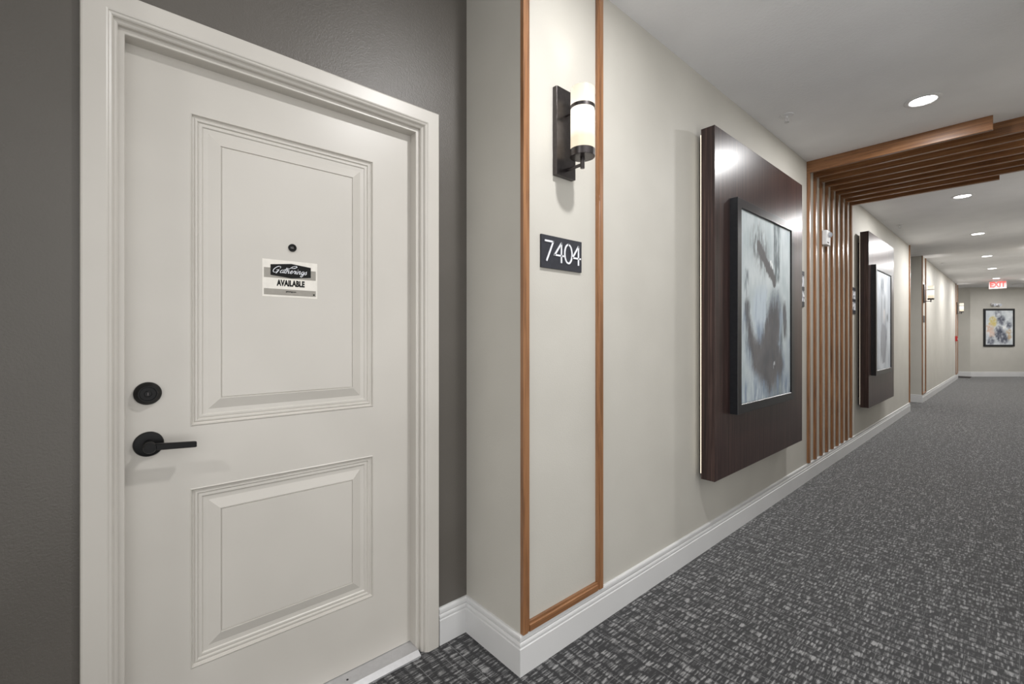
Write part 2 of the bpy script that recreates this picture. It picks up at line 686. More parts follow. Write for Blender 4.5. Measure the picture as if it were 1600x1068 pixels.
# casing and jamb: one profile swept round the opening in the wall plane
def door_frame():
    bm = nb()
    # (distance outward from the opening, depth x)
    prof = [(0.0, -1.70), (0.0, -1.577), (.0015, -1.5747), (.0125, -1.5747), (.0138, -1.5735), (.0138, -1.562), (.0165, -1.5585), (.0205, -1.556),
            (.0230, -1.5525), (.0235, -1.548), (.0262, -1.5445), (.0310, -1.5425), (.0330, -1.5400), (.0365, -1.5385), (.0800, -1.5385), (.0835, -1.5398), (.0850, -1.543), (.0850, -1.556)]
    rings = []
    for y, z, sy, sz in ((DY0, 0, -1, 0), (DY0, DZ, -1, 1), (DY1, DZ, 1, 1), (DY1, 0, 1, 0)):
        rings.append([bm.verts.new((x, y + sy * o_, z + sz * o_)) for o_, x in prof])
    for a, b in zip(rings, rings[1:]):
        for k in range(len(prof) - 1):
            bm.faces.new((a[k], a[k + 1], b[k + 1], b[k]))
        bm.faces.new((a[-1], a[0], b[0], b[-1]))
    bm.faces.new(rings[0])
    bm.faces.new(rings[-1])
    return bm


obj('door_frame', door_frame(), M['door'], door)
bm = nb()
polygon(bm, [(-1.66, 0), (-1.535, 0), (-1.535, .006), (-1.556, .0185), (-1.61, .0195), (-1.66, .0195)], lambda a, b, t: (a, DY0 + .0005 + t, b), DY1 - DY0 - .001)
th = obj('threshold', bm, M['steel'], door)
obj('screw', lathe(nb(), (-1.585, 0.62, .0185), [(0, 0), (.004, 0), (.004, .0014), (0, .0018)], 'z', 12), M['dark_slot'], th)

# deadbolt
db = obj('deadbolt', lathe(nb(), (DX, .069, 1.08), [(0, -.002), (.0315, -.002), (.0315, .006), (.0295, .011), (.0225, .019), (.0215, .021), (.019, .021), (.018, .0185), (0, .0185)], 'x', 40), M['black'], door, True)
obj('keyhole_cylinder', lathe(nb(), (DX + .0185, .069, 1.08), [(0, -.001), (.0085, -.001), (.0085, .0022), (.0075, .003), (0, .003)], 'x', 24), M['black'], db, True)
obj('keyhole', box(nb(), DX + .0212, DX + .0220, .0680, .0700, 1.076, 1.084), M['bronze'], db)
# lever handle
ro = obj('handle_rose', lathe(nb(), (DX, .071, .938), [(0, -.002), (.0345, -.002), (.0345, .005), (.0325, .009), (.026, .0105), (0, .0105)], 'x', 40), M['black'], door, True)
obj('spindle', lathe(nb(), (DX + .010, .071, .938), [(0, 0), (.0135, 0), (.0135, .016), (.0105, .020), (.0105, .034), (.0145, .037), (.0150, .054), (.0135, .057), (0, .057)], 'x', 28), M['black'], ro, True)
bm = nb()
yy = [.066, .080, .10, .135, .172, .1755]
hw = [.0098, .0094, .0088, .0084, .0082, .0070]
prev = None
for y, h2 in zip(yy, hw):
    x1, x0 = DX + .0640, DX + .0485
    zz = .9395 - (y - .066) * .075
    ring = [bm.verts.new(p) for p in ((x0, y, zz - h2 * .75), (x0 + .003, y, zz - h2), (x1 - .003, y, zz - h2), (x1, y, zz - h2 * .75),
                                     (x1, y, zz + h2 * .75), (x1 - .003, y, zz + h2), (x0 + .003, y, zz + h2), (x0, y, zz + h2 * .75))]
    if prev:
        for k in range(8):
            bm.faces.new((prev[k], prev[(k + 1) % 8], ring[(k + 1) % 8], ring[k]))
    else:
        bm.faces.new(ring)
    prev = ring
bm.faces.new(prev)
obj('lever', bm, M['black'], ro, True)
# peephole
ph = obj('peephole', lathe(nb(), (DX - .004, .4475, 1.5368), [(0, 0), (.0128, 0), (.0128, .0055), (.0118, .0068), (.0085, .0068), (.0078, .005), (0, .005)], 'x', 28), M['black'], door, True)
obj('lens', lathe(nb(), (DX + .0008, .4475, 1.5368), [(.0076, 0), (.006, .0016), (.003, .0025), (0, .0028)], 'x', 20), M['peep'], ph, True)

# card on the door
CX = DX - .0028
card = thing('door_card', (CX, .4427, 1.37), 'white and grey printed card reading AVAILABLE stuck below the peephole', 'sign')
CY0, CY1, CZ0, CZ1 = .357, .5284, 1.370, 1.4918


def put_card(a, b, t):   # a, b in 0..1 from the card's lower left corner
    return (CX + .0006 + t, CY0 + a * (CY1 - CY0), CZ0 + b * (CZ1 - CZ0))


obj('card_sheet', box(nb(), CX - .0002, CX + .0007, CY0, CY1, CZ0, CZ1), M['card'], card)
for (a0, a1, b0, b1) in ((.028, .972, .51, .775), (.028, .972, .05, .215)):
    bm = nb()
    polygon(bm, [(a0, b0), (a1, b0), (a1, b1), (a0, b1)], lambda a, b, t: put_card(a, b, t), .0003)
    obj('grey_band', bm, M['cardgrey'], card)
bm = nb()
polygon(bm, [(.14, .58), (.51, .525), (.875, .58), (.875, .865), (.51, .925), (.14, .865)], lambda a, b, t: put_card(a, b, t + .0002), .0004)
bd = obj('badge', bm, M['cardblack'], card)
# script lettering
script = [
    (1.75, [[(1.45, 1.55), (1.5, 1.95), (1.1, 2.15), (.55, 1.75), (.15, 1.0), (.2, .3), (.65, .05), (1.1, .4), (1.3, 1.0)], [(.85, .85), (1.35, 1.0), (1.2, .3), (1.0, -.2)]]),
    (.95, [[(.72, .85), (.45, 1.0), (.12, .65), (.12, .15), (.4, .05), (.68, .5), (.8, 1.0), (.72, .3), (.82, .03), (1.02, .3)]]),
    (.45, [[(.28, 1.75), (.16, .9), (.12, .25), (.28, .03), (.5, .3)], [(-.15, 1.15), (.3, 1.2), (.9, 1.55), (1.5, 2.3), (2.2, 2.6), (2.55, 2.3), (2.0, 1.85), (1.4, 1.85)]]),
    (.95, [[(.12, 1.7), (.1, .8), (.1, 0.0)], [(.12, .4), (.38, .95), (.6, .9), (.56, .3), (.68, .03), (.95, .32)]]),
    (.72, [[(0, .32), (.4, .5), (.52, .85), (.32, 1.0), (.12, .7), (.12, .2), (.38, .02), (.74, .35)]]),
    (.62, [[(0, .35), (.2, 1.05), (.28, .85), (.52, .95), (.45, .4), (.48, .05), (.62, .3)]]),
    (.42, [[(0, .3), (.2, .95), (.12, .25), (.25, .02), (.45, .3)], [(.32, 1.4), (.34, 1.5)]]),
    (.92, [[(0, .3), (.16, .98), (.12, .0)], [(.12, .45), (.42, 1.0), (.6, .9), (.55, .25), (.68, .02), (.92, .3)]]),
    (.85, [[(.7, .85), (.42, 1.0), (.12, .65), (.14, .15), (.42, .08), (.7, .8), (.66, -.3), (.4, -.85), (.12, -.65), (.4, -.15), (.85, .3)]]),
    (.6, [[(0, .3), (.36, 1.05), (.36, .75), (.52, .35), (.32, .0), (.02, .15)]]),
]
tot = sum(a for a, _ in script)
bm = nb()
xo = 0.0
sc = .625 / tot
for k, (adv, strokes) in enumerate(script):
    for s in strokes:
        pts = catmull([((x + xo + .28 * y) * sc + .165, .655 + y * .082) for x, y in s], 6)
        stroke(bm, [(p[0] * 1.40, p[1]) for p in pts], .0155, lambda a, b, t: put_card(a / 1.40, b, t + .0006), .0003, True,
               lambda q, d: 1.0 if d.y < -.2 else .72)
    xo += adv
obj('script_lettering', bm, M['lettering'], bd)
bm = nb()
ay = .1714
font_mesh(bm, 'AVAILABLE', lambda a, b, t: put_card(.505 + a / ay, .375 + b / .1218, t), .0265, 0.66, 0.0015)
obj('lettering', bm, M['cardblack'], card)
bm = nb()
font_mesh(bm, 'gatherings.com', lambda a, b, t: put_card(.505 + a / ay, .155 + b / .1218, t + .0004), .0066, 0.8, 0.0002)
obj('small_lettering', bm, M['cardblack'], card)
bm = nb()
polygon(bm, [(.92, .08), (.95, .08), (.95, .125), (.92, .125)], lambda a, b, t: put_card(a, b, t + .0002), .0003)
obj('corner_mark', bm, M['cardblack'], card)

# ------------------------------------------------------------------ wood trim on the walls
TH = .016


def trim_frame(name, y0, y1, label):
    t = thing(name, (WX, (y0 + y1) / 2, .147), label, None, None, 'structure')
    sw = .035
    for a in (y0, y1 - sw):
        bm = nb()
        polygon(bm, [(0, 0), (TH, 0), (TH, .023), (TH - .004, .025), (TH - .004, .035), (0, .035)] if a == y0 else
                [(0, 0), (TH - .004, 0), (TH - .004, .010), (TH, .012), (TH, .035), (0, .035)],
                lambda p, q, s, a=a: (WX + p, a + q, .147 + s), H - .147)
        obj('stile', bm, M['wood_z'], t)
    bm = nb()
    polygon(bm, [(0, 0), (TH - .0005, 0), (TH - .0005, .023), (TH - .005, .025), (TH - .005, .034), (0, .034)],
            lambda p, q, s: (WX + p, y0 + sw + s, .1472 + q), y1 - y0 - 2 * sw)
    obj('rail', bm, M['wood_y'], t)
    return t


trim_frame('trim_1', A1, 1.592, 'stained wood trim frame around the number plate and sconce beside the near door')
trim_frame('trim_2', B1, B1 + .475, 'stained wood trim frame around the sconce past the far alcove')
trim_frame('trim_3', YE - .56, YE - .04, 'stained wood trim frame around the farthest sconce')
bm = nb()
box(bm, WX, WX + TH, B0 - .036, B0, .147, H)
struct('trim_4', bm, M['wood_z'], 'single upright of stained wood at the far edge of the slatted wall')

# ------------------------------------------------------------------ number plate
digits = {
    '7': [[(0, 1), (1, 1), (.16, 0)]],
    '4': [[(.76, 0), (.76, 1), (0, .34), (1, .34)]],
    '0': [[(.5 + .5 * math.sin(2 * math.pi * k / 28), .5 + .5 * math.cos(2 * math.pi * k / 28)) for k in range(29)]],
    '1': [[(.2, .8), (.55, 1), (.55, 0)]],
}


def digit_strokes(d):
    out = []
    for s in digits[d]:
        if d == '4':
            out += [[(.76, 0), (.76, 1)], [(.76, 1), (.02, .34)], [(0, .34), (1, .34)]]
        elif d == '7':
            out += [[(0, 1), (1, 1)], [(.97, 1), (.18, 0)]]
        elif d == '1':
            out += [[(.2, .8), (.55, 1)], [(.55, 1), (.55, 0)]]
        else:
            out.append(s)
    return out


def plate(y0, y1, z0, z1, label, rows, name='room_number_plate', cat='sign', sw=.0068):
    t = thing(name, (WX, (y0 + y1) / 2, z0), label, cat)
    obj('plate', box(nb(), WX, WX + .008, y0, y1, z0, z1), M['plate'], t, False, .0008)
    W_, H_ = y1 - y0, z1 - z0
    for text, spans, b0, b1 in rows:
        for ch, (a0, a1) in zip(text, spans):
            bm = nb()
            for s in digit_strokes(ch):
                stroke(bm, [(y0 + W_ * (a0 + (a1 - a0) * x), z0 + H_ * (b0 + (b1 - b0) * y)) for x, y in s], sw,
                       lambda a, b, q: (WX + .008 + q, a, b), .003)
            obj('digit', bm, M['lettering'], t)
    return t


plate(1.2182, 1.4559, 1.504, 1.631, 'charcoal door number plate reading 7404 below the near sconce',
      [('7404', [(.085, .275), (.30, .52), (.55, .735), (.745, .955)], .23, .82)])
plate(B1 + .10, B1 + .34, 1.504, 1.631, 'small charcoal door number plate past the far alcove', [])
sp4 = [(.08, .27), (.31, .5), (.54, .72), (.75, .94)]
plate(4.20, 4.372, 1.488, 1.786, 'charcoal direction sign with white digits between near dark panel and slats',
      [('7401', sp4, .58, .84), ('7404', sp4, .16, .42)], 'direction_sign', 'sign', .014)
plate(5.99, 6.155, 1.485, 1.775, 'charcoal direction sign with white digits between slats and far dark panel',
      [('7404', sp4, .58, .84), ('7401', sp4, .16, .42)], 'direction_sign', 'sign', .014)


# ------------------------------------------------------------------ wall sconces
def make_sconce(yc, label):
    t = thing('wall_sconce', (WX, yc, 1.87), label, 'lamp', 'cylinder wall sconces along the hall')
    gx = -1.113
    r = .0455
    obj('back_plate', box(nb(), WX, WX + .022, yc - .056, yc + .056, 1.872, 2.218), M['bronze'], t, False, .0012)
    sh = obj('glass_shade', lathe(nb(), (gx, yc, 1.952), [(r - .004, 0), (r, 0), (r, .236), (r - .004, .236), (r - .004, .004)], 'z', 40), M['opal'], t, True)
    obj('ring', lathe(nb(), (gx, yc, 2.108), [(r, 0), (r + .0022, 0), (r + .0022, .0125), (r, .0125), (r, 0)], 'z', 40), M['bronze'], t, True)
    bm = nb()
    rod(bm, (WX + .02, yc, 2.114), (gx - r, yc, 2.114), .0035)
    obj('ring_arm', bm, M['bronze'], t, True)
    obj('cup', lathe(nb(), (gx, yc, 1.926), [(0, 0), (r + .0012, 0), (r + .0022, .001), (r + .0022, .028), (0, .028)], 'z', 40), M['bronze'], t, True)
    bm = nb()
    rod(bm, (gx, yc, 1.884), (gx, yc, 1.927), .0085, 18)
    obj('stem', bm, M['bronze'], t, True)
    bm = nb()
    rod(bm, (WX + .02, yc, 1.899), (gx, yc, 1.899), .0062, 16)
    obj('arm', bm, M['bronze'], t, True)
    bulb = bpy.data.lights.new('bulb', 'POINT')
    bulb.energy = SCONCE_W
    bulb.color = SCONCE_COL
    bulb.shadow_soft_size = .02
    lo = bpy.data.objects.new('bulb', bulb)
    COL.objects.link(lo)
    lo.parent = t
    lo.location = (gx - WX, 0, 2.075 - 1.87)
    return t


sconce = make_sconce(1.345, 'lit cylinder wall sconce on the strip above plate 7404')
copy_tree(sconce, (WX, B1 + .228, 1.87), 'lit cylinder wall sconce beside the far alcove, second along the hall')
right_bulb = bpy.data.lights['bulb'].copy()
right_bulb.energy = SCONCE_RIGHT_W
for y_, w_ in ((5.0, 'added under the wooden beams for fill'),  # first and last are added, unseen lamps that lift the ceiling
               (B1 + .228, 'opposite the sconce of the far alcove'), (17.9, 'added before the bend for fill')):
    c_ = copy_tree(sconce, (RX, y_, 1.87), 'lit wall sconce on the unseen right wall, ' + w_)
    c_.rotation_euler = (0, 0, math.pi)
    for k_ in c_.children:
        if k_.type == 'LIGHT':
            k_.data = right_bulb
copy_tree(sconce, (WX, YE - .30, 1.87), 'lit cylinder wall sconce farthest along the hall, beside the end wall')


# ------------------------------------------------------------------ dark panels and artworks
def make_panel(y0, y1, z0, z1, label):
    t = thing('wall_panel', (WX, (y0 + y1) / 2, z0), label, 'wall panel')
    xb, xf = -1.182, -1.105
    bd_ = obj('board', box(nb(), xb, xf, y0, y1, z0, z1), M['wenge'], t, False, .0012)
    bm = nb()
    box(bm, WX, xb, y0 + .10, y0 + .13, z0 + .1, z1 - .1)
    box(bm, WX, xb, y1 - .13, y1 - .10, z0 + .1, z1 - .1)
    obj('batten', bm, M['wenge'], t)
    for a in (y0 + .004, y1 - .012):
        obj('led_strip', box(nb(), xb - .004, xb - .0005, a, a + .004, z0 + .03, z1 - .03), M['led'], t)
    return t


pan = make_panel(2.455, 3.94, .443, 2.395, 'large dark wood wall panel behind the nearer tall blue-grey painting')
pan2 = copy_tree(pan, (WX, 3.1975 + 3.765, .448), 'large dark wood wall panel beyond the slats, behind the farther painting')


for c_ in list(pan2.children):
    if c_.name.startswith('led_strip'):
        c_.data = c_.data.copy()
        c_.data.materials[0] = M['led_dim']


def fbm(x, y, s=0.0, o=4):
    return noise.fractal(Vector((x, y, s)), 1.0, 2.0, o, noise_basis='PERLIN_ORIGINAL')


def sst(a, b, x):
    t = max(0.0, min(1.0, (x - a) / (b - a)))
    return t * t * (3 - 2 * t)


def mix(c, d, f):
    f = max(0.0, min(1.0, f))
    return tuple(p + (q - p) * f for p, q in zip(c, d))


def inpoly(x, y, P):
    c = False
    j = len(P) - 1
    for i in range(len(P)):
        if (P[i][1] > y) != (P[j][1] > y) and x < (P[j][0] - P[i][0]) * (y - P[i][1]) / (P[j][1] - P[i][1]) + P[i][0]:
            c = not c
        j = i
    return c


def soft(x, y, P, r, n):
    k = 0
    for i in range(n):
        a = i * 2.39996
        q = r * math.sqrt((i + .5) / n)
        if inpoly(x + q * math.cos(a) * .8, y + q * math.sin(a) * 1.3, P):
            k += 1
    return k / n


def seg(x, y, a, b):
    ax, ay_ = a
    bx, by = b
    dx, dy = bx - ax, by - ay_
    t = max(0, min(1, ((x - ax) * dx + (y - ay_) * dy) / (dx * dx + dy * dy)))
    return math.hypot(x - ax - t * dx, y - ay_ - t * dy), t


def art1(s, t):      # s left to right, t top to bottom
    n1 = fbm(s * 5, t * 5, 1)
    n2 = fbm(s * 26, t * 7, 2)
    n3 = fbm(s * 60, t * 14, 3)
    x = s + .020 * n2 + .012 * n3
    y = t + .012 * n1 + .012 * fbm(s * 40, t * 40, 4)
    c = mix((176, 188, 192), (205, 213, 216), .5 + .7 * n1 + .35 * n2)
    dark = (96, 95, 98)
    mid = (122, 132, 142)
    # washes
    c = mix(c, (196, 206, 212), sst(.2, .0, abs(x - .3)) * sst(.35, .5, t) * .7)
    # upright stroke from the top
    f = sst(.085, .045, abs(x - .70)) * sst(.36, .30, y)
    c = mix(c, (100, 110, 114), f * (.72 + 1.0 * n2 + .6 * n3))
    # grey column coming down
    f = sst(.13, .05, abs(x - (.655 + .04 * t))) * sst(.34, .46, y)
    c = mix(c, (118, 126, 130), f * (.75 + .6 * n2))
    f = sst(.05, .01, abs(x - .80)) * sst(.38, .5, y)
    c = mix(c, (110, 118, 122), f * (.55 + .9 * n2))
    # feathered diagonal
    d, q = seg(x, y * 1.33, (.33, .155 * 1.33), (.64, .335 * 1.33))
    f = sst(.20, .04, d) * sst(.75, .25, q) * (.6 + 1.6 * n3 + n2)
    c = mix(c, (120, 126, 128), f)
    f = sst(.055, .035, d)
    c = mix(c, (90, 89, 90), f * .95)
    d2, _ = seg(x, y, (.565, .222), (.60, .255))
    c = mix(c, (235, 238, 238), sst(.018, .006, d2))
    # left marks
    f = sst(.05, .01, abs(x - .115)) * sst(.29, .33, y) * sst(.47, .38, y)
    c = mix(c, (112, 120, 126), f * (.6 + 1.4 * n3))
    f = sst(.06, .02, abs(x - (.13 - .02 * (t - .5)))) * sst(.43, .5, y) * sst(.74, .66, y)
    c = mix(c, (100, 104, 108), f * (.85 + n2))
    # the heavy dark mass with a pale flame in its middle
    body = [(.12, .50), (.17, .57), (.24, .655), (.34, .685), (.42, .60), (.50, .53), (.57, .47), (.72, .45), (.76, .60), (.72, .70), (.80, .76), (.84, .82), (.82, .87),
            (.72, .90), (.60, .945), (.57, .985), (.52, .985), (.50, .93), (.36, .90), (.24, .845), (.18, .75), (.13, .64)]
    halo = [(p[0] + (p[0] - .48) * .20, p[1] + (p[1] - .75) * .14) for p in body]
    h_ = soft(x, y, halo, .05, 9)
    c = mix(c, (116, 130, 150), h_ * (.5 + .6 * n2))
    b_ = soft(x + .02 * n3, y + .03 * n2, body, .035, 13)
    # the grey column runs down into the mass
    col_ = sst(.15, .07, abs(x - (.66 - .05 * (t - .4)))) * sst(.36, .58, y) * sst(.66, .6, y)
    b_ = max(b_, col_ * (.75 + .7 * n2))
    c = mix(c, mix((88, 88, 91), (108, 106, 107), .5 + n1 + .5 * n3), b_ * (.93 + .15 * n3))
    fl = [(.22, .50), (.27, .40), (.50, .38), (.47, .54), (.38, .69), (.31, .65), (.25, .58)]
    f = soft(x + .02 * n3, y, fl, .035, 9)
    c = mix(c, mix((192, 204, 214), (134, 148, 167), sst(.54, .69, y) + .6 * n2), f)
    # light wedge and dark stroke on the right
    d, q = seg(x, y, (.80, .53), (.735, .70))
    c = mix(c, (150, 163, 176), sst(.016 + .035 * (1 - q), .004, d) * .9)
    f = sst(.055, .025, abs(x - (.87 + .08 * (t - .5)))) * sst(.42, .5, y) * sst(.70, .62, y)
    c = mix(c, (100, 102, 106), f * (.9 + n2))
    f = sst(.86, .92, x) * sst(.62, .70, y)
    c = mix(c, (168, 180, 190), f * (.6 + n2))
    d, q = seg(x, y, (.655, .80), (.63, .835))
    c = mix(c, (178, 182, 186), sst(.010, .004, d))
    # blue grey rubbed foot
    f = sst(.84, .95, y) * (.35 + 1.2 * n2)
    c = mix(c, (132, 146, 164), f * (1 - b_))
    return c


def art2(s, t):
    n1 = fbm(s * 4, t * 3, 11)
    n2 = fbm(s * 22, t * 4, 12)
    n3 = fbm(s * 60, t * 10, 13)
    x = s + .02 * n2
    y = t + .012 * n1
    c = mix((172, 178, 186), (206, 211, 216), .55 + .7 * n1 + .4 * n2)
    f = sst(.16, .04, abs(x - .42)) * sst(.02, .10, y) * sst(.26, .17, y)
    c = mix(c, (104, 110, 118), f * (.7 + n3))
    for x0, w_, k in ((.36, .05, .5), (.60, .045, .55), (.5, .2, .3)):
        f = sst(w_ * 1.6, w_ * .4, abs(x - x0 - .05 * (t - .3) * (1 if x0 > .45 else -1))) * sst(.18, .3, y) * sst(1.02, .8, y)
        c = mix(c, (138, 142, 148), f * k * (1 + n2))
    f = sst(.1, .03, math.hypot((x - .77) * 1.2, (y - .46) * 1.6))
    c = mix(c, (112, 116, 120), f * (.7 + n3))
    body = [(.30, .62), (.45, .52), (.66, .55), (.72, .75), (.60, .93), (.44, .95), (.30, .8)]
    if inpoly(x, y, body):
        c = mix(c, (140, 142, 148), .75 + .4 * n2)
    f = sst(.03, .008, abs(x - .70)) * sst(.55, .60, y) * sst(.72, .66, y)
    c = mix(c, (80, 82, 88), f)
    c = mix(c, (212, 206, 202), sst(.12, .0, abs(x - .55)) * sst(.36, .40, y) * sst(.55, .45, y) * .7)
    return c


def art3(s, t):
    n1 = fbm(s * 5, t * 6, 21)
    n2 = fbm(s * 14, t * 14, 22)
    n3 = fbm(s * 9, t * 9, 23)
    x, y = s + .05 * n2, t + .05 * n1
    c = mix((196, 202, 206), (222, 226, 228), .5 + n1)
    for cx, cy, r, col in ((.27, .33, .20, (206, 188, 120)), (.17, .55, .20, (206, 178, 158)), (.25, .68, .16, (214, 190, 176)), (.86, .62, .12, (190, 168, 140)), (.88, .78, .10, (186, 152, 110))):
        c = mix(c, col, sst(r, r * .4, math.hypot(x - cx, y - cy)) * (.85 + n2))
    for cx, cy, r, k in ((.45, .08, .16, .55), (.56, .30, .17, .9), (.62, .22, .12, .7), (.55, .70, .24, 1.0), (.5, .58, .16, .8), (.86, .42, .14, .8), (.66, .85, .2, .9), (.2, .88, .16, .8)):
        c = mix(c, mix((70, 74, 88), (128, 130, 140), .45 + 1.2 * n3), sst(r * 1.15, r * .5, math.hypot(x - cx, (y - cy) * 1.15)) * k * (.85 + .8 * n2))
    c = mix(c, (236, 236, 234), sst(.08, .03, math.hypot(x - .68, y - .50)) * .9)
    c = mix(c, (222, 226, 230), sst(.07, .03, math.hypot(x - .47, y - .12)) * .8)
    return c


def srgb(c):
    return [lin(tuple(max(0, min(255, v)) for v in c))[i] for i in range(3)] + [1.0]


def make_art(loc, ang, wid, hgt, depth, fw, paint, label, nx, ny, cat='picture', back=0.0):
    """framed canvas; local +x out of the wall, +y to the right as seen, +z up, origin at the bottom centre on the wall"""
    t = thing('framed_artwork', loc, label, cat)
    t.rotation_euler = (0, 0, ang)
    save = WLOC[t]
    WLOC[t] = Vector((0, 0, 0))
    bm = nb()
    prof = [(0, back), (0, depth - .002), (.002, depth), (fw - .004, depth), (fw, depth - .004), (fw, depth - .014), (fw + .004, depth - .014), (fw + .004, back)]
    rings = []
    for y, z, sy, sz in ((-wid / 2, 0, 1, 1), (wid / 2, 0, -1, 1), (wid / 2, hgt, -1, -1), (-wid / 2, hgt, 1, -1)):
        rings.append([bm.verts.new((d, y + sy * o_, z + sz * o_)) for o_, d in prof])
    for i in range(4):
        a, b = rings[i], rings[(i + 1) % 4]
        for k in range(len(prof)):
            bm.faces.new((a[k], a[(k + 1) % len(prof)], b[(k + 1) % len(prof)], b[k]))
    obj('frame', bm, M['frame'], t)
    bm = nb()
    y0, y1, z0, z1 = -wid / 2 + fw, wid / 2 - fw, fw, hgt - fw
    V = [[bm.verts.new((depth - .010, y0 + (y1 - y0) * i / nx, z0 + (z1 - z0) * j / ny)) for i in range(nx + 1)] for j in range(ny + 1)]
    for j in range(ny):
        for i in range(nx):
            bm.faces.new((V[j][i], V[j][i + 1], V[j + 1][i + 1], V[j + 1][i]))
    cols = []
    for j in range(ny + 1):
        for i in range(nx + 1):
            cols += srgb(paint(i / nx, 1 - j / ny))
    cv = obj('canvas', bm, M['canvas'], t)
    ca = cv.data.color_attributes.new('paint', 'FLOAT_COLOR', 'POINT')
    ca.data.foreach_set('color', cols)
    WLOC[t] = save
    return t


make_art((-1.105, 3.1265, .794), 0, .959, 1.237, .045, .055, art1, 'tall framed abstract painting in pale blue-grey with dark mass on the nearer panel', 130, 168)
make_art((-1.105, 6.81, .800), 0, .945, 1.240, .045, .055, art2, 'tall framed abstract painting in pale grey wisps on the panel beyond the slats', 70, 100)
pc = E0 + ed * (14.94 - 14.07) + en * 0.0
make_art((pc.x, pc.y, .925), math.atan2(en.y, en.x), .945, 1.16, .03, .055, art3, 'framed abstract painting with yellow and dark grey blooms on the far end wall', 50, 60)

# ------------------------------------------------------------------ slatted portal
portal = thing('slat_portal', (WX, 5.2, .147), 'stained wood slats climbing the wall and crossing the ceiling as beams', 'wall slats')
S0, SP, SW, SD = 4.46, .1825, .036, .021
slat0 = beam0 = beamL = None
for i in range(9):
    y = S0 + SP * i
    if slat0 is None:
        slat0 = obj('slat', box(nb(), WX, WX + SD, y, y + SW, .150, 2.643), M['wood_z'], portal, False, .002)
    else:
        c = slat0.copy()
        COL.objects.link(c)
        c.parent = portal
        c.location = slat0.location + Vector((0, SP * i, 0))
    short = i in (0, 8)
    src = beam0 if short else beamL
    if src is None:
        o = obj('ceiling_beam', box(nb(), WX, -.122 if short else RX, y, y + SW, 2.643, H), M['wood_x'], portal, False, .002)
        if short:
            beam0, b0y = o, y
        else:
            beamL, bLy = o, y
    else:
        c = src.copy()
        COL.objects.link(c)
        c.parent = portal
        c.location = src.location + Vector((0, y - (b0y if short else bLy), 0))

# fire alarm strobe on the slats
al = thing('alarm_strobe', (WX + SD, 4.89, 2.07), 'white fire alarm strobe mounted on the upright wooden slats', 'alarm')
obj('housing', box(nb(), WX + SD, WX + SD + .036, 4.825, 4.955, 2.072, 2.205), M['plastic'], al, False, .005)
obj('strobe_lens', lathe(nb(), (WX + SD + .034, 4.918, 2.17), [(0, 0), (.026, 0), (.024, .014), (.014, .022), (0, .023)], 'x', 20), M['lens_grey'], al, True)
obj('sounder_grille', box(nb(), WX + SD + .0355, WX + SD + .0375, 4.85, 4.90, 2.09, 2.098), M['dark_slot'], al)


# ------------------------------------------------------------------ ceiling fittings
def make_downlight(y, x, label):
    t = thing('ceiling_downlight', (x, y, H), label, 'ceiling light', 'recessed downlights along the hall ceiling')
    obj('trim_ring', lathe(nb(), (x, y, H), [(.068, 0), (.092, 0), (.092, -.003), (.088, -.006), (.070, -.007), (.066, -.004), (.066, 0), (.068, 0)], 'z', 40), M['plastic'], t, True)
    obj('lens', lathe(nb(), (x, y, H - .0005), [(.067, 0), (.067, -.003), (0, -.0045)], 'z', 32), M['lens'], t, True)
    la = bpy.data.lights.new('lamp', 'AREA')
    la.shape = 'DISK'
    la.size = .095
    la.energy = DOWNLIGHT_W
    la.color = LAMP_COL
    lo = bpy.data.objects.new('lamp', la)
    COL.objects.link(lo)
    lo.parent = t
    lo.location = (0, 0, -.009)
    return t


LX = -.41
d0 = make_downlight(3.85, LX, 'recessed round downlight in front of the ceiling beams')
far_lamp = bpy.data.lights['lamp'].copy()
far_lamp.energy = DOWNLIGHT_FAR_W
for y, lab in ((6.80, 'recessed round downlight, first one beyond the ceiling beams'), (9.46, 'recessed round downlight, second beyond the ceiling beams'),
               (12.22, 'recessed round downlight, third beyond the ceiling beams'), (14.55, 'recessed round downlight, fourth beyond the ceiling beams'),
               (17.1, 'recessed round downlight just in front of the exit sign'), (1.23, 'recessed round downlight beside the near door alcove, out of frame'),
               (-1.45, 'recessed round downlight behind the camera'), (-4.1, 'recessed round downlight nearest the back wall, behind the camera')):
    c_ = copy_tree(d0, (LX, y, H), lab)
    if y > 5:
        for k_ in c_.children:
            if k_.type == 'LIGHT':
                k_.data = far_lamp
copy_tree(d0, (.40, 19.05, H), 'recessed round downlight added over the bend to brighten the end wall, out of frame')  # added lamp, unseen, brightens the far end wall
copy_tree(d0, (1.2, 19.9, H), 'recessed round downlight added unseen round the far turn to light the end wall')  # second unseen lamp added for the same end wall


def make_sprinkler(x, y, label):
    t = thing('sprinkler_head', (x, y, H), label, 'sprinkler', 'ceiling sprinkler heads')
    obj('escutcheon', lathe(nb(), (x, y, H), [(0, 0), (.042, 0), (.041, -.004), (.030, -.008), (.014, -.009), (0, -.009)], 'z', 28), M['plastic'], t, True)
    bm = nb()
    rod(bm, (x, y, H - .007), (x, y, H - .022), .009, 12)
    for s in (-1, 1):
        rod(bm, (x + s * .008, y, H - .02), (x + s * .010, y, H - .036), .0025, 8)
        rod(bm, (x + s * .010, y, H - .036), (x, y, H - .047), .0025, 8)
    obj('yoke', bm, M['plastic'], t, True)
    obj('deflector', lathe(nb(), (x, y, H - .049), [(0, 0), (.015, 0), (.015, .002), (0, .002)], 'z', 16), M['steel'], t, True)
    return t


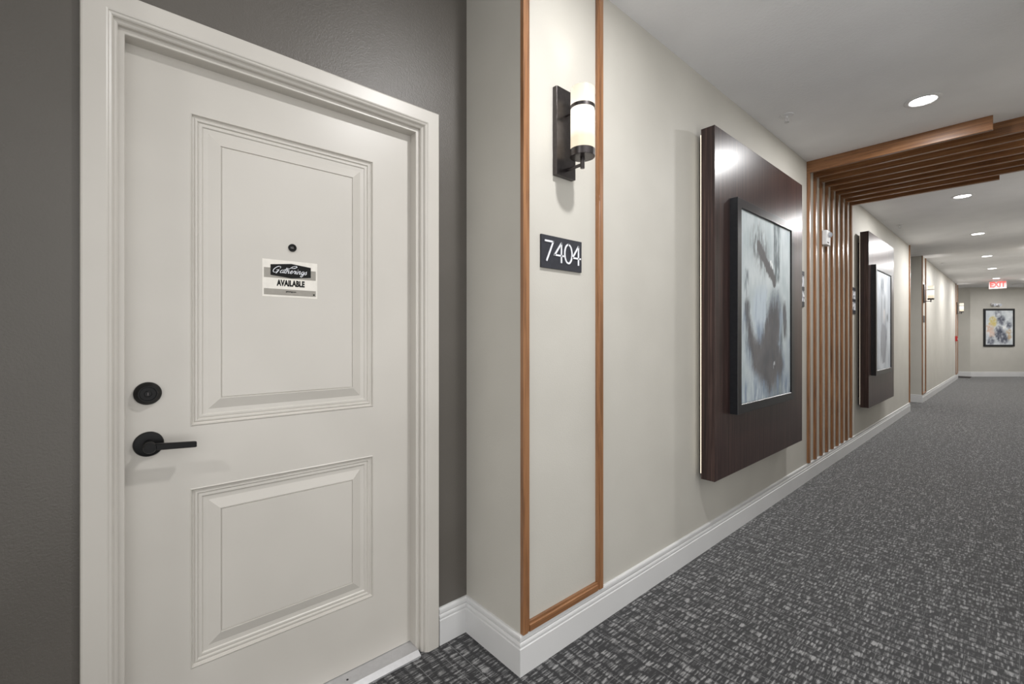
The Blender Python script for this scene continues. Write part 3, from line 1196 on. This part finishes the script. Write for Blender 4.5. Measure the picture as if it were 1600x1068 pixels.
sp = make_sprinkler(-1.05, 3.42, 'white fire sprinkler head on ceiling above the nearer dark panel')
copy_tree(sp, (-1.07, 7.90, H), 'white fire sprinkler head on ceiling beyond the beams, above the farther panel')
copy_tree(sp, (-1.06, 12.7, H), 'white fire sprinkler head on ceiling above the wall past the far alcove')

# exit sign
ex = thing('exit_sign', (LX + .01, 17.75, H), 'lit red EXIT sign hanging from the ceiling near the hall end', 'exit sign')
ey = 17.75
obj('canopy', box(nb(), LX - .09, LX + .11, ey - .03, ey + .03, H - .022, H), M['plastic'], ex, False, .003)
obj('panel', box(nb(), LX - .155, LX + .175, ey - .012, ey + .012, H - .225, H - .022), M['exit_panel'], ex, False, .004)
bm = nb()
font_mesh(bm, 'EXIT', lambda a, b, t: (LX + .01 + a, ey - .0122 - t, H - .122 + b), .195, 0.72, 0.009, .003)
obj('letters', bm, M['exit'], ex)

# air grille
gx, gy = -.02, 19.3
gr = thing('air_grille', (gx, gy, H), 'small white ceiling air grille near the far end wall', 'vent')
bm = nb()
box(bm, gx - .16, gx + .16, gy - .16, gy - .135, H - .012, H)
box(bm, gx - .16, gx + .16, gy + .135, gy + .16, H - .012, H)
box(bm, gx - .16, gx - .135, gy - .135, gy + .135, H - .012, H)
box(bm, gx + .135, gx + .16, gy - .135, gy + .135, H - .012, H)
obj('grille_frame', bm, M['plastic'], gr)
obj('duct', box(nb(), gx - .135, gx + .135, gy - .135, gy + .135, H - .002, H), M['dark_slot'], gr)
s0 = None
for i in range(7):
    yy_ = gy - .115 + i * .0385
    if s0 is None:
        s0 = obj('louvre', box(nb(), gx - .135, gx + .135, yy_ - .004, yy_ + .004, H - .010, H - .002), M['plastic'], gr)
    else:
        c = s0.copy()
        COL.objects.link(c)
        c.parent = gr
        c.location = s0.location + Vector((0, i * .0385, 0))

# emergency light on the end wall, above the picture
ec = E0 + ed * (14.82 - 14.07)
em = thing('emergency_light', (ec.x, ec.y, 2.15), 'white twin head emergency light above the far picture', 'emergency light')
em.rotation_euler = (0, 0, math.atan2(en.y, en.x))
sv = WLOC[em]
WLOC[em] = Vector((0, 0, 0))
obj('housing', box(nb(), 0, .05, -.13, .13, .02, .10), M['plastic'], em, False, .01)
for s in (-1, 1):
    hd = obj('lamp_head', lathe(nb(), (.045, s * .085, .045), [(0, 0), (.03, .004), (.042, .03), (.042, .045), (0, .045)], 'x', 20), M['plastic'], em, True)
    obj('lamp_face', lathe(nb(), (.0902, s * .085, .045), [(0, .004), (.025, .003), (.036, 0)], 'x', 20), M['lens_grey'], hd, True)
WLOC[em] = sv

# fire alarm pull station on the far wall
py = YE - .66
pu = thing('alarm_pull_station', (WX, py, 1.10), 'small red fire alarm pull station beside the farthest wood trim', 'alarm')
obj('housing', box(nb(), WX, WX + .045, py - .06, py + .06, 1.10, 1.245), M['red'], pu, False, .004)
obj('pull_bar', box(nb(), WX + .045, WX + .056, py - .045, py + .045, 1.15, 1.172), M['plastic'], pu, False, .002)

# mat in the side passage
mt = thing('door_mat', (-1.45, 19.2, 0), 'dark mat lying on the carpet at the foot of the far left corner', 'mat')
obj('mat_sheet', box(nb(), -1.9, -.98, 18.95, 19.55, 0, .012), M['mat'], mt, False, .004)
